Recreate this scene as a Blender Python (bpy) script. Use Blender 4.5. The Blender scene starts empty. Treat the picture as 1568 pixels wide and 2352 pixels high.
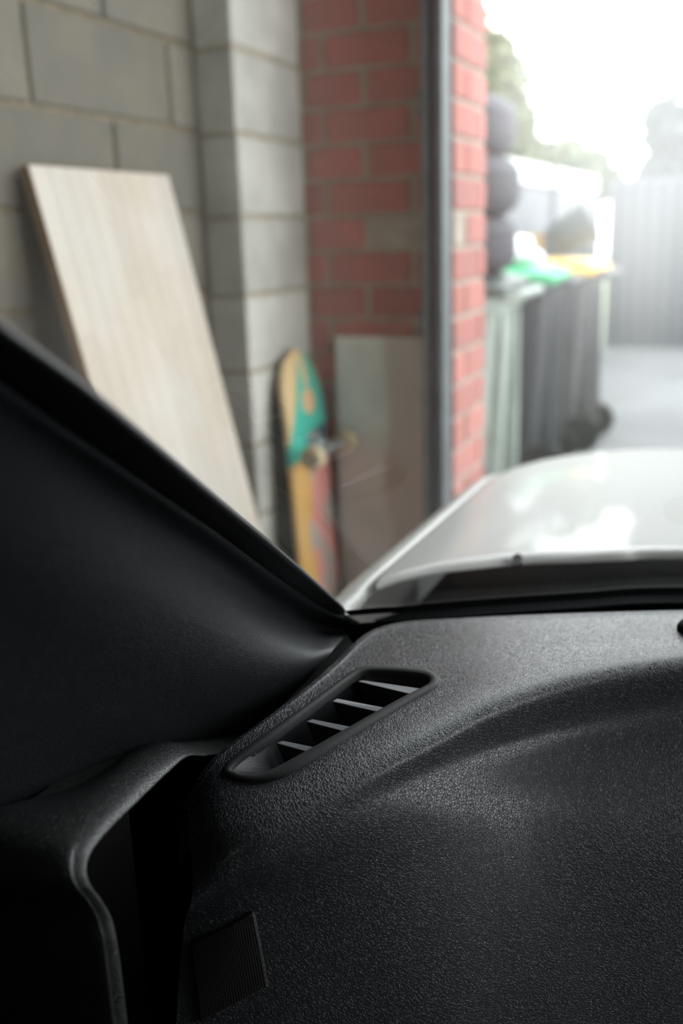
import bpy, bmesh, math, random
from mathutils import Vector, Matrix, noise
from mathutils.bvhtree import BVHTree
random.seed(7)
C = bpy.context.scene.collection
SC = bpy.context.scene
R = math.radians

# ------------------------------------------------------------------ camera
F = 2250.0
cam_d = bpy.data.cameras.new('camera')
cam = bpy.data.objects.new('camera', cam_d); C.objects.link(cam)
EYE = Vector((0, 0, 1.1))
ROT = Matrix.Rotation(R(23), 4, 'Z') @ Matrix.Rotation(R(90 - 15.9), 4, 'X') @ Matrix.Rotation(R(-1.9), 4, 'Z')
cam.matrix_world = Matrix.Translation(EYE) @ ROT
cam_d.sensor_fit = 'HORIZONTAL'; cam_d.sensor_width = 24.0
cam_d.lens = 24.0 * F / 1568.0
cam_d.clip_start = 0.02
cam_d.dof.use_dof = True
cam_d.dof.focus_distance = 0.575
cam_d.dof.aperture_fstop = 4.2
SC.camera = cam

# ------------------------------------------------------------------ sky, exposure
w = bpy.data.worlds.new('overcast_sky'); SC.world = w; w.use_nodes = True
nt = w.node_tree; bg = nt.nodes['Background']
tc = nt.nodes.new('ShaderNodeTexCoord'); sp = nt.nodes.new('ShaderNodeSeparateXYZ'); cr = nt.nodes.new('ShaderNodeValToRGB')
nt.links.new(tc.outputs['Generated'], sp.inputs[0]); nt.links.new(sp.outputs['Z'], cr.inputs[0]); nt.links.new(cr.outputs[0], bg.inputs[0])
cr.color_ramp.elements[0].position = 0.0; cr.color_ramp.elements[0].color = (1, 1, 1, 1)
cr.color_ramp.elements[1].position = 0.8; cr.color_ramp.elements[1].color = (0.90, 0.96, 1.0, 1)
bg.inputs[1].default_value = 2.35
SC.view_settings.view_transform = 'Standard'; SC.view_settings.look = 'None'
SC.view_settings.gamma = 1.0; SC.view_settings.use_curve_mapping = False
SC.view_settings.exposure = 1.42
SC.cycles.max_bounces = 14; SC.cycles.transparent_max_bounces = 16; SC.cycles.diffuse_bounces = 6
SC.cycles.use_denoising = True

# ------------------------------------------------------------------ sight-line helpers: where a line of sight meets a real plane
def ray(px, py):
    return (ROT.to_3x3() @ Vector(((px - 784) / F, -(py - 1176) / F, -1.0)))
def onz(px, py, z):
    d = ray(px, py); return EYE + d * ((z - EYE.z) / d.z)
def onx(px, py, x):
    d = ray(px, py); return EYE + d * (x / d.x)
def ony(px, py, y):
    d = ray(px, py); return EYE + d * (y / d.y)

# ------------------------------------------------------------------ materials
def mat(name, col, rough=0.6, metal=0.0, var=0.0, vscale=8.0, rnd=0.0, bump=0.0, bscale=200.0, coat=0.0, col2=None, spec=0.5):
    m = bpy.data.materials.new(name); m.use_nodes = True
    n = m.node_tree.nodes; l = m.node_tree.links; p = n['Principled BSDF']
    p.inputs['Base Color'].default_value = (*col, 1); p.inputs['Roughness'].default_value = rough
    p.inputs['Metallic'].default_value = metal; p.inputs['Coat Weight'].default_value = coat
    p.inputs['Specular IOR Level'].default_value = spec
    geo = n.new('ShaderNodeNewGeometry')
    if var or col2 or rnd:
        nz = n.new('ShaderNodeTexNoise'); nz.inputs['Scale'].default_value = vscale; nz.inputs['Detail'].default_value = 6
        l.new(geo.outputs['Position'], nz.inputs['Vector'])
        mx = n.new('ShaderNodeMix'); mx.data_type = 'RGBA'
        c2 = col2 or tuple(max(0, c * (1 - var)) for c in col)
        mr = n.new('ShaderNodeMapRange'); mr.inputs[1].default_value = 0.38; mr.inputs[2].default_value = 0.62
        l.new(nz.outputs['Fac'], mr.inputs[0]); l.new(mr.outputs[0], mx.inputs[0])
        mx.inputs[6].default_value = (*col, 1); mx.inputs[7].default_value = (*c2, 1)
        out = mx.outputs[2]
        if rnd:
            oi = n.new('ShaderNodeObjectInfo'); hs = n.new('ShaderNodeHueSaturation')
            m2 = n.new('ShaderNodeMapRange'); m2.inputs[3].default_value = 1 - rnd; m2.inputs[4].default_value = 1 + rnd
            l.new(oi.outputs['Random'], m2.inputs[0]); l.new(m2.outputs[0], hs.inputs['Value']); l.new(out, hs.inputs['Color'])
            out = hs.outputs[0]
        l.new(out, p.inputs['Base Color'])
    if bump:
        b = n.new('ShaderNodeTexNoise'); b.inputs['Scale'].default_value = bscale; b.inputs['Detail'].default_value = 4
        l.new(geo.outputs['Position'], b.inputs['Vector'])
        bp = n.new('ShaderNodeBump'); bp.inputs['Strength'].default_value = bump; bp.inputs['Distance'].default_value = 0.002
        l.new(b.outputs['Fac'], bp.inputs['Height']); l.new(bp.outputs[0], p.inputs['Normal'])
    return m

def leather(name, col, rough, scale, dist, strength=1.0, spec=0.5):
    """black moulded plastic with a leather grain: creases between irregular cells"""
    m = bpy.data.materials.new(name); m.use_nodes = True
    n = m.node_tree.nodes; l = m.node_tree.links; p = n['Principled BSDF']
    p.inputs['Base Color'].default_value = (*col, 1); p.inputs['Roughness'].default_value = rough
    geo = n.new('ShaderNodeNewGeometry')
    nz = n.new('ShaderNodeTexNoise'); nz.inputs['Scale'].default_value = scale * 0.6; nz.inputs['Detail'].default_value = 3
    l.new(geo.outputs['Position'], nz.inputs['Vector'])
    va = n.new('ShaderNodeVectorMath'); va.operation = 'MULTIPLY_ADD'
    va.inputs[1].default_value = (1.6 / scale,) * 3
    l.new(nz.outputs['Color'], va.inputs[0]); l.new(geo.outputs['Position'], va.inputs[2])
    vo = n.new('ShaderNodeTexVoronoi'); vo.feature = 'DISTANCE_TO_EDGE'; vo.inputs['Scale'].default_value = scale
    l.new(va.outputs[0], vo.inputs['Vector'])
    vr = n.new('ShaderNodeMapRange'); vr.inputs[2].default_value = 0.16
    l.new(vo.outputs['Distance'], vr.inputs[0])
    vr.interpolation_type = 'SMOOTHSTEP'
    big = n.new('ShaderNodeTexNoise'); big.inputs['Scale'].default_value = scale * 0.25; big.inputs['Detail'].default_value = 3
    l.new(geo.outputs['Position'], big.inputs['Vector'])
    fine = n.new('ShaderNodeTexNoise'); fine.inputs['Scale'].default_value = scale * 3.0; fine.inputs['Detail'].default_value = 2
    l.new(geo.outputs['Position'], fine.inputs['Vector'])
    a = n.new('ShaderNodeMath'); a.operation = 'MULTIPLY_ADD'; a.inputs[1].default_value = 0.9
    l.new(big.outputs['Fac'], a.inputs[0]); l.new(vr.outputs[0], a.inputs[2])
    b = n.new('ShaderNodeMath'); b.operation = 'MULTIPLY_ADD'; b.inputs[1].default_value = 0.25
    l.new(fine.outputs['Fac'], b.inputs[0]); l.new(a.outputs[0], b.inputs[2])
    bp = n.new('ShaderNodeBump'); bp.inputs['Strength'].default_value = strength; bp.inputs['Distance'].default_value = dist
    l.new(b.outputs[0], bp.inputs['Height']); l.new(bp.outputs[0], p.inputs['Normal'])
    p.inputs['Specular IOR Level'].default_value = spec
    # dust lying on the plastic: sparse pale specks
    dv = n.new('ShaderNodeTexVoronoi'); dv.inputs['Scale'].default_value = 90; l.new(geo.outputs['Position'], dv.inputs['Vector'])
    ds = n.new('ShaderNodeMath'); ds.operation = 'LESS_THAN'; ds.inputs[1].default_value = 0.022; l.new(dv.outputs['Distance'], ds.inputs[0])
    mx = n.new('ShaderNodeMix'); mx.data_type = 'RGBA'; l.new(ds.outputs[0], mx.inputs[0])
    mx.inputs[6].default_value = (*col, 1); mx.inputs[7].default_value = (0.14, 0.14, 0.13, 1)
    l.new(mx.outputs[2], p.inputs['Base Color'])
    return m

M = {}
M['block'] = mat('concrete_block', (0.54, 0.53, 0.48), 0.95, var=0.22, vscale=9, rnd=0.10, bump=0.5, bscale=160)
M['block_dark'] = mat('shaded_concrete_block', (0.168, 0.151, 0.122), 0.95, var=0.22, vscale=9, rnd=0.10, bump=0.5, bscale=160, col2=(0.14,0.132,0.112))  # darker copy of the block: the wall's shade is put into its colour
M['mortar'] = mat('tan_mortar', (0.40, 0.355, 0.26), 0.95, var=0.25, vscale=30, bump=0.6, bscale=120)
M['mortar_dark'] = mat('shaded_tan_mortar', (0.20, 0.165, 0.11), 0.95, var=0.25, vscale=30, bump=0.6, bscale=120)  # mortar darkened to match, shade of the left wall included in the colour
M['brick'] = mat('red_brick', (0.47, 0.185, 0.16), 0.9, col2=(0.41, 0.19, 0.165), vscale=14, rnd=0.14, bump=0.5, bscale=150)
M['brick_grey'] = mat('brick_under_mortar', (0.44, 0.38, 0.32), 0.95, var=0.2, vscale=20, bump=0.5)
M['brick_mortar'] = mat('grey_mortar', (0.42, 0.37, 0.30), 0.95, var=0.2, vscale=25, bump=0.6, bscale=120)
M['ceiling'] = mat('dark_roof_lining', (0.05, 0.05, 0.05), 0.9, var=0.2)
M['floor'] = mat('garage_concrete', (0.36, 0.35, 0.33), 0.9, var=0.2, vscale=3, bump=0.3)
M['drive'] = mat('pale_driveway_concrete', (0.20, 0.20, 0.20), 0.9, var=0.2, vscale=1.2, bump=0.2)
M['steel'] = mat('galvanised_steel', (0.15, 0.168, 0.18), 0.55, metal=0.1, var=0.2, vscale=12)
M['pine'] = mat('pine', (0.53, 0.485, 0.43), 0.6, rnd=0.05, col2=(0.50, 0.435, 0.355), vscale=5)
M['pine_edge'] = mat('pine_edge_brown', (0.30, 0.19, 0.10), 0.8, var=0.3)
M['trim'] = leather('pillar_trim_black', (0.010, 0.012, 0.014), 0.42, 900, 0.00018, spec=0.3)
M['trim_gloss'] = leather('door_trim_black', (0.014, 0.015, 0.016), 0.30, 900, 0.00012)
M['dash'] = leather('dashboard_leather_grain', (0.041, 0.044, 0.051), 0.26, 620, 0.00024)
M['vent'] = mat('vent_satin_plastic', (0.065, 0.067, 0.072), 0.36, bump=0.7, bscale=1500)
M['slat'] = mat('vent_slat_lit_top', (0.20, 0.205, 0.215), 0.30, bump=0.3, bscale=1500)  # paler than the duct: light on the slat tops is put into the colour
M['slat'].node_tree.nodes['Bump'].inputs['Distance'].default_value = 0.0001
M['bezel'] = mat('vent_bezel_plastic', (0.022, 0.022, 0.023), 0.6, bump=0.8, bscale=1800, spec=0.3)
M['bezel'].node_tree.nodes['Bump'].inputs['Distance'].default_value = 0.0003
M['vent'].node_tree.nodes['Bump'].inputs['Distance'].default_value = 0.0003
M['black'] = mat('black_rubber', (0.006, 0.006, 0.006), 0.8, spec=0.1)
M['frit'] = mat('black_ceramic_edge', (0.004, 0.004, 0.005), 0.5, spec=0.2)
M['paint'] = mat('cream_white_car_paint', (0.64, 0.64, 0.61), 0.4, coat=0.34, spec=0.15)
M['paint'].node_tree.nodes['Principled BSDF'].inputs['Coat Roughness'].default_value = 0.03
M['cowl'] = mat('cowl_plastic', (0.004, 0.006, 0.0065), 0.7, spec=0.08, var=0.2)
M['felt'] = mat('grey_headliner', (0.025, 0.025, 0.025), 0.95)
M['wheel'] = mat('cream_urethane', (0.62, 0.50, 0.33), 0.5)
M['alu'] = mat('brushed_aluminium', (0.62, 0.63, 0.66), 0.35, metal=0.9)
M['bolt'] = mat('bolt_zinc', (0.3, 0.3, 0.32), 0.4, metal=0.8)
M['tyre'] = mat('tyre_rubber', (0.05, 0.056, 0.068), 0.75, bump=0.3, bscale=60)
M['bin_dark'] = mat('dark_grey_bin_plastic', (0.045, 0.050, 0.058), 0.42, var=0.15)
M['bin_brown'] = mat('weathered_bin_plastic', (0.075, 0.072, 0.075), 0.4, var=0.2)
M['bin_pale'] = mat('faded_green_bin_plastic', (0.34, 0.40, 0.36), 0.5, var=0.2)
M['lid_dark'] = mat('dark_green_lid', (0.03, 0.05, 0.045), 0.45)
M['lid_green'] = mat('bright_green_lid', (0.03, 0.42, 0.17), 0.35)
M['lid_yellow'] = mat('yellow_lid', (0.80, 0.46, 0.04), 0.35)
M['fence_grey'] = mat('grey_steel_fence', (0.075, 0.088, 0.092), 0.6, var=0.12, vscale=2)
M['fence_rail'] = mat('white_rail_steel', (0.8, 0.82, 0.82), 0.5)
M['fence_post'] = mat('grey_fence_post', (0.09, 0.095, 0.105), 0.6)
M['fence_white'] = mat('white_steel_fence', (0.20, 0.21, 0.225), 0.6)
M['leaf'] = mat('leaves_yellow_green', (0.10, 0.15, 0.06), 0.6, rnd=0.1, col2=(0.17, 0.19, 0.09), vscale=3)
M['leaf_dark'] = mat('leaves_blue_green', (0.022, 0.045, 0.04), 0.6, col2=(0.04, 0.07, 0.055), vscale=2)
M['bark'] = mat('bark', (0.10, 0.08, 0.06), 0.95, var=0.3)
M['bag'] = mat('white_plastic_bag', (0.85, 0.87, 0.90), 0.35)
M['card'] = mat('brown_cardboard', (0.42, 0.29, 0.16), 0.9)
M['terracotta'] = mat('terracotta', (0.42, 0.20, 0.12), 0.85)
M['blackboard'] = mat('black_board', (0.018, 0.019, 0.022), 0.6)

def glass_mat():
    m = bpy.data.materials.new('dusty_windscreen_glass'); m.use_nodes = True
    n = m.node_tree.nodes; l = m.node_tree.links; n.remove(n['Principled BSDF'])
    out = n['Material Output']
    tr = n.new('ShaderNodeBsdfTransparent'); tr.inputs[0].default_value = (0.95, 0.97, 0.96, 1)
    gl = n.new('ShaderNodeBsdfGlossy'); gl.inputs['Roughness'].default_value = 0.0; gl.inputs[0].default_value = (1, 1, 1, 1)
    fr = n.new('ShaderNodeFresnel'); fr.inputs[0].default_value = 1.5
    m1 = n.new('ShaderNodeMixShader'); l.new(fr.outputs[0], m1.inputs[0]); l.new(tr.outputs[0], m1.inputs[1]); l.new(gl.outputs[0], m1.inputs[2])
    # film of grime that scatters light mostly forwards
    sc = n.new('ShaderNodeBsdfRefraction'); sc.inputs['Roughness'].default_value = 0.5; sc.inputs['IOR'].default_value = 1.12
    m2 = n.new('ShaderNodeMixShader'); m2.inputs[0].default_value = 0.115
    l.new(m1.outputs[0], m2.inputs[1]); l.new(sc.outputs[0], m2.inputs[2])
    geo = n.new('ShaderNodeNewGeometry')
    # film grows with height, shaped to lay the veil of glare over upper glass
    sz = n.new('ShaderNodeSeparateXYZ'); l.new(geo.outputs['Position'], sz.inputs[0])
    fz = n.new('ShaderNodeMapRange'); fz.inputs[1].default_value = .85; fz.inputs[2].default_value = 1.15; fz.inputs[3].default_value = .012; fz.inputs[4].default_value = .135
    l.new(sz.outputs['Z'], fz.inputs[0]); l.new(fz.outputs[0], m2.inputs[0])
    vo = n.new('ShaderNodeTexVoronoi'); vo.inputs['Scale'].default_value = 170; l.new(geo.outputs['Position'], vo.inputs['Vector'])
    nz = n.new('ShaderNodeTexNoise'); nz.inputs['Scale'].default_value = 60; l.new(geo.outputs['Position'], nz.inputs['Vector'])
    mr = n.new('ShaderNodeMapRange'); mr.inputs[1].default_value = 0.5; mr.inputs[2].default_value = 0.8; mr.inputs[3].default_value = 0.0; mr.inputs[4].default_value = 0.09
    l.new(nz.outputs['Fac'], mr.inputs[0])
    ls = n.new('ShaderNodeMath'); ls.operation = 'LESS_THAN'; l.new(vo.outputs['Distance'], ls.inputs[0]); l.new(mr.outputs[0], ls.inputs[1])
    mu = n.new('ShaderNodeMath'); mu.operation = 'MULTIPLY'; mu.inputs[1].default_value = 0.6; l.new(ls.outputs[0], mu.inputs[0])
    df = n.new('ShaderNodeBsdfTranslucent'); df.inputs[0].default_value = (0.8, 0.8, 0.78, 1)
    m3 = n.new('ShaderNodeMixShader'); l.new(mu.outputs[0], m3.inputs[0]); l.new(m2.outputs[0], m3.inputs[1]); l.new(df.outputs[0], m3.inputs[2])
    l.new(m3.outputs[0], out.inputs[0])
    return m
M['glass'] = glass_mat()
M['tint'] = bpy.data.materials.new('light_blocking_tint'); M['tint'].use_nodes = True  # tint added to keep side light out of the cabin
_t = M['tint'].node_tree; _t.nodes.remove(_t.nodes['Principled BSDF']); _a = _t.nodes.new('ShaderNodeBsdfTransparent'); _a.inputs[0].default_value = (.12, .13, .13, 1)
_b = _t.nodes.new('ShaderNodeBsdfGlossy'); _b.inputs['Roughness'].default_value = .02; _m = _t.nodes.new('ShaderNodeMixShader'); _m.inputs[0].default_value = .08
_t.links.new(_a.outputs[0], _m.inputs[1]); _t.links.new(_b.outputs[0], _m.inputs[2]); _t.links.new(_m.outputs[0], _t.nodes['Material Output'].inputs[0])

# ------------------------------------------------------------------ mesh helpers
def link_mesh(name, me, m, parent=None, smooth=False):
    o = bpy.data.objects.new(name, me); C.objects.link(o)
    if m and not me.materials: me.materials.append(m)
    if parent: o.parent = parent
    if smooth:
        for p in me.polygons: p.use_smooth = True
    return o
def raw(name, vs, fs, m, parent=None, smooth=False):
    me = bpy.data.meshes.new(name); me.from_pydata([tuple(v) for v in vs], [], fs); me.update()
    return link_mesh(name, me, m, parent, smooth)
def fin(name, bm, m, parent=None, smooth=False, loc=None):
    bmesh.ops.recalc_face_normals(bm, faces=bm.faces)
    me = bpy.data.meshes.new(name); bm.to_mesh(me); bm.free()
    o = link_mesh(name, me, m, parent, smooth)
    if loc is not None: o.location = loc
    return o
def bm_box(bm, a, b, bev=0.0, rot=None, seg=1):
    a, b = Vector(a), Vector(b)
    r = bmesh.ops.create_cube(bm, size=1.0, matrix=Matrix.Translation((a + b) / 2) @ (rot or Matrix()) @ Matrix.Diagonal((*(b - a), 1)))
    if bev:
        es = list({e for v in r['verts'] for e in v.link_edges})
        bmesh.ops.bevel(bm, geom=es, offset=bev, segments=seg, affect='EDGES', clamp_overlap=True)
def box(name, a, b, m, parent=None, bev=0.0, seg=1, smooth=False):
    bm = bmesh.new(); bm_box(bm, a, b, bev, seg=seg); return fin(name, bm, m, parent, smooth)
def bm_cyl(bm, p0, p1, r0, r1=None, seg=20):
    p0, p1 = Vector(p0), Vector(p1); d = p1 - p0
    q = d.to_track_quat('Z', 'Y').to_matrix().to_4x4()
    bmesh.ops.create_cone(bm, cap_ends=True, segments=seg, radius1=r0, radius2=r0 if r1 is None else r1, depth=d.length,
                          matrix=Matrix.Translation((p0 + p1) / 2) @ q)
def bm_lathe(bm, prof, axis_m, seg=28, closed=False):
    rings = []
    for r, z in prof:
        rings.append([bm.verts.new(axis_m @ Vector((r * math.cos(2 * math.pi * k / seg), r * math.sin(2 * math.pi * k / seg), z))) for k in range(seg)])
    n = len(rings)
    for i in range(n if closed else n - 1):
        A, B = rings[i], rings[(i + 1) % n]
        for k in range(seg):
            bm.faces.new((A[k], A[(k + 1) % seg], B[(k + 1) % seg], B[k]))
    if not closed:
        if prof[0][0] > 1e-5: bm.faces.new(rings[0][::-1])
        if prof[-1][0] > 1e-5: bm.faces.new(rings[-1])
def empty(name, loc=(0, 0, 0), label=None, cat=None, group=None, kind=None):
    o = bpy.data.objects.new(name, None); C.objects.link(o); o.location = loc; o.empty_display_size = 0.1
    return tag(o, label, cat, group, kind)
def tag(o, label=None, cat=None, group=None, kind=None):
    if label: o['label'] = label
    if cat: o['category'] = cat
    if group: o['group'] = group
    if kind: o['kind'] = kind
    return o
_cache = {}
def piece(name, a, b, m, parent, bev=0.003):
    """one brick, block or stave: an object of its own, sharing mesh data with the others of its size"""
    a, b = Vector(a), Vector(b); s = b - a
    key = (name, m.name, round(s.x, 4), round(s.y, 4), round(s.z, 4))
    if key not in _cache:
        bm = bmesh.new(); bm_box(bm, -s / 2, s / 2, bev); bmesh.ops.recalc_face_normals(bm, faces=bm.faces)
        me = bpy.data.meshes.new(name); bm.to_mesh(me); bm.free(); me.materials.append(m); _cache[key] = me
    o = bpy.data.objects.new(name, _cache[key]); C.objects.link(o); o.parent = parent
    o.location = (a + b) / 2 + Vector((random.uniform(-.0012, .0012), random.uniform(-.0012, .0012), 0))
    return o
def crom(pts, n):
    """Catmull-Rom through points, n steps per span"""
    P = [pts[0] * 2 - pts[1]] + list(pts) + [pts[-1] * 2 - pts[-2]]
    out = []
    for i in range(1, len(P) - 2):
        a, b, c, d = P[i - 1], P[i], P[i + 1], P[i + 2]
        for k in range(n):
            t = k / n
            out.append(0.5 * ((2 * b) + (c - a) * t + (2 * a - 5 * b + 4 * c - d) * t * t + (3 * b - a - 3 * c + d) * t ** 3))
    out.append(P[-2]); return out
def bspl(pts, n):
    P = [pts[0] * 2 - pts[1]] + list(pts) + [pts[-1] * 2 - pts[-2]]; out = []
    for i in range(1, len(P) - 2):
        a, b, c, d = P[i - 1], P[i], P[i + 1], P[i + 2]
        for k in range(n):
            t = k / n
            out.append((a * (1 - t) ** 3 + b * (3 * t ** 3 - 6 * t * t + 4) + c * (-3 * t ** 3 + 3 * t * t + 3 * t + 1) + d * t ** 3) / 6)
    out.append(P[-2]); return out
def smooth_dash(rows, nu, nv):
    A = [[(p + q) / 2 for p, q in zip(bspl(r, nu), crom(r, nu))] for r in rows]
    cols = [crom([A[i][j] for i in range(len(A))], nv) for j in range(len(A[0]))]
    return [[cols[j][i] for j in range(len(cols))] for i in range(len(cols[0]))]
def smooth_grid(rows, nu, nv):
    """rows of equally many control points -> dense smooth grid"""
    A = [crom(r, nu) for r in rows]
    cols = [crom([A[i][j] for i in range(len(A))], nv) for j in range(len(A[0]))]
    return [[cols[j][i] for j in range(len(cols))] for i in range(len(cols[0]))]
def grid_mesh(name, G, m, parent=None, skip=None, thick=0.0):
    nr, nc = len(G), len(G[0])
    vs = [p for r in G for p in r]; fs = []
    for i in range(nr - 1):
        for j in range(nc - 1):
            f = (i * nc + j, i * nc + j + 1, (i + 1) * nc + j + 1, (i + 1) * nc + j)
            if skip:
                c = (vs[f[0]] + vs[f[1]] + vs[f[2]] + vs[f[3]]) / 4
                if skip(c): continue
            fs.append(f)
    o = raw(name, vs, fs, m, parent, True)
    if thick:
        md = o.modifiers.new('thickness', 'SOLIDIFY'); md.thickness = thick; md.offset = 0
    return o
def slab_poly(name, pts, nrm, th, m, parent=None, bev=0.0, seg=3, smooth=True):
    """flat outline given thickness against nrm, with rounded edges"""
    bm = bmesh.new(); vs = [bm.verts.new(p) for p in pts]; f = bm.faces.new(vs)
    r = bmesh.ops.extrude_face_region(bm, geom=[f]); ev = [v for v in r['geom'] if isinstance(v, bmesh.types.BMVert)]
    bmesh.ops.translate(bm, verts=ev, vec=-Vector(nrm).normalized() * th)
    bmesh.ops.recalc_face_normals(bm, faces=bm.faces)
    if bev:
        n = Vector(nrm).normalized()
        es = [e for e in bm.edges if abs((e.verts[0].co - e.verts[1].co).normalized().dot(n)) < 0.5 and
              len(e.link_faces) == 2 and any(abs(ff.normal.dot(n)) > 0.9 and ff.normal.dot(n) > 0 for ff in e.link_faces)]
        bmesh.ops.bevel(bm, geom=es, offset=bev, segments=seg, affect='EDGES', clamp_overlap=True)
    return fin(name, bm, m, parent, smooth)

# ================================================================== SETTING
gf = box('floor', (-1.5, -4, -.10), (5.2, 2.4, 0), M['floor']); tag(gf, 'grey concrete garage floor', kind='structure')
dr = box('driveway', (-3.5, 2.4, -.10), (12, 9.6, -.002), M['drive']); tag(dr, 'pale sunlit concrete driveway behind the garage opening', kind='structure')
gl_ = box('verge', (-14, 9.6, -.12), (16, 40, -.03), M['leaf']); tag(gl_, 'grass beyond the fence', kind='structure')
ce = box('ceiling', (-1.5, -4, 2.95), (3.9, 2.14, 3.05), M['ceiling']); tag(ce, 'dark garage ceiling', kind='structure')
li = box('wall_front', (-.97, 2.02, 2.80), (3.9, 2.14, 2.95), M['brick_mortar']); tag(li, 'lintel over the garage opening', kind='structure')
wb = box('wall_back', (-1.5, -4.2, 0), (3.9, -4, 2.95), M['block']); tag(wb, 'back wall of the garage', kind='structure')
wr = box('wall_right', (3.7, -4, 0), (3.9, -.3, 2.95), M['block']); tag(wr, 'unseen far side wall of the garage, shortened to admit side light', kind='structure')  # out of view; its length is set to balance the side light
pr_ = box('pillar_1', (3.6, 2.15, 0), (3.85, 2.40, 2.75), M['brick_mortar']); tag(pr_, 'pier at the far side of the opening', kind='structure')

# block wall on the left: every block a piece, joints recessed
XW, XP = -1.06, -.97
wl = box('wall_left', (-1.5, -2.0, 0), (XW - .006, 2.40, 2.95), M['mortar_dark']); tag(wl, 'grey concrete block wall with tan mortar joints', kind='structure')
P0, PZ = 1.4585, 0.1545        # a bed joint centre and the course height
z_j = sorted(P0 + PZ * k for k in range(-9, 10))
z_edges = [max(z, 0) for z in z_j]
for i in range(len(z_edges) - 1):
    z0, z1 = z_edges[i] + .0045, min(z_edges[i + 1] - .0045, 2.94)
    off = 1.327 if (round((z_edges[i] - P0) / PZ) % 2) else 1.538
    ys = [off + .403 * k for k in range(-8, 3)]
    ys = [y for y in ys if y < 1.80] + [1.832]
    for a, b in zip(ys[:-1], ys[1:]):
        if b < -1.9 or b - a < .05: continue
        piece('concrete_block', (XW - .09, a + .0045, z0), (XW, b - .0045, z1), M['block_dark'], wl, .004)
# pilaster, one block to each course
pil = box('wall_pilaster', (XW - .03, 1.830, 0), (XP - .006, 2.14, 2.95), M['mortar']); tag(pil, 'block pilaster standing out of the left wall', kind='structure')
Q0, QZ = 1.4525, 0.1575
qz = [max(0, Q0 + QZ * k) for k in range(-10, 10)]
for i in range(len(qz) - 1):
    z0, z1 = qz[i] + .0045, min(qz[i + 1] - .0045, 2.94)
    if z1 - z0 < .02: continue
    piece('concrete_block', (XW + .003, 1.824, z0), (XP, 2.128, z1), M['block'], pil, .004)
# brick pier at the opening
pier = box('wall_pier', (-.975, 2.145, 0), (-.625, 2.405, 2.95), M['brick_mortar']); tag(pier, 'red brick pier at the left of the garage opening', kind='structure')
B0, BZ = 1.5175, 0.0763
for k in range(-20, 17):
    z0, z1 = B0 + BZ * k + .005, B0 + BZ * (k + 1) - .005
    if z1 < .02: continue
    z0 = max(z0, .001); z1 = min(z1, 2.94)
    if k % 2:
        L = [((-.975, 2.14), (-.928, 2.24)), ((-.916, 2.14), (-.722, 2.24)), ((-.708, 2.14), (-.62, 2.345)), ((-.708, 2.357), (-.62, 2.41))]
    else:
        L = [((-.966, 2.14), (-.833, 2.24)), ((-.819, 2.14), (-.62, 2.235)), ((-.708, 2.247), (-.62, 2.41))]
    for q, (a, b) in enumerate(L):
        grey = (k == -5 + 0 and q == 2) or (k == -6 and q == 1)
        m = M['brick_grey'] if (k == -6 and q == 1) else M['brick']
        o = piece('brick', (*a, z0), (*b, z1), m, pier, .004)
        if m is M['brick_grey']: tag(o, 'brick smeared over with grey mortar')

# ================================================================== GARAGE DOOR TRACK
tr_root = empty('door_track', (-.648, 2.10, 0), 'grey steel roller door guide channel fixed upright to the red brick pier', 'door track')
def loc(v, root): return Vector(v) - root.location
bm = bmesh.new()
for a, b in (((-.672, 2.075, 0), (-.668, 2.132, 2.74)), ((-.668, 2.128, 0), (-.628, 2.132, 2.74)), ((-.630, 2.075, 0), (-.626, 2.132, 1.98)),
             ((-.672, 2.072, 0), (-.655, 2.076, 2.74)), ((-.643, 2.072, 0), (-.626, 2.076, 2.74))):
    bm_box(bm, loc(a, tr_root), loc(b, tr_root))
fin('channel', bm, M['steel'], tr_root)
for z in (1.357, .903, 1.75, 2.2):
    bm = bmesh.new(); bm_box(bm, loc((-.70, 2.125, z - .028), tr_root), loc((-.668, 2.134, z + .028), tr_root), .003)
    br = fin('bracket', bm, M['steel'], tr_root)
    bm = bmesh.new(); bm_cyl(bm, loc((-.684, 2.125, z), tr_root), loc((-.684, 2.115, z), tr_root), .009, seg=6)
    fin('bolt', bm, M['bolt'], br)

# ================================================================== SHEET LEANING ON THE PIER
def sheet_mat():
    m = mat('stained_fibre_cement', (0.76, 0.75, 0.70), 0.85, var=0.15, vscale=10, bump=0.2)
    n = m.node_tree.nodes; l = m.node_tree.links; p = n['Principled BSDF']
    base = p.inputs['Base Color'].links[0].from_socket
    geo = n.new('ShaderNodeNewGeometry'); nz = n.new('ShaderNodeTexNoise'); nz.inputs['Scale'].default_value = 9; nz.inputs['Detail'].default_value = 5
    mp = n.new('ShaderNodeVectorMath'); mp.operation = 'MULTIPLY'; mp.inputs[1].default_value = (1, 1, .35)
    l.new(geo.outputs['Position'], mp.inputs[0]); l.new(mp.outputs[0], nz.inputs['Vector'])
    sx = n.new('ShaderNodeSeparateXYZ'); l.new(geo.outputs['Position'], sx.inputs[0])
    ad = n.new('ShaderNodeMath'); ad.operation = 'MULTIPLY_ADD'; ad.inputs[1].default_value = 0.14; l.new(nz.outputs['Fac'], ad.inputs[0]); l.new(sx.outputs['X'], ad.inputs[2])
    mr = n.new('ShaderNodeMapRange'); mr.inputs[1].default_value = -.715; mr.inputs[2].default_value = -.695; l.new(ad.outputs[0], mr.inputs[0])
    mx = n.new('ShaderNodeMix'); mx.data_type = 'RGBA'; l.new(mr.outputs[0], mx.inputs[0]); l.new(base, mx.inputs[6]); mx.inputs[7].default_value = (0.57, 0.49, 0.45, 1)
    l.new(mx.outputs[2], p.inputs['Base Color'])
    return m
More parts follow.
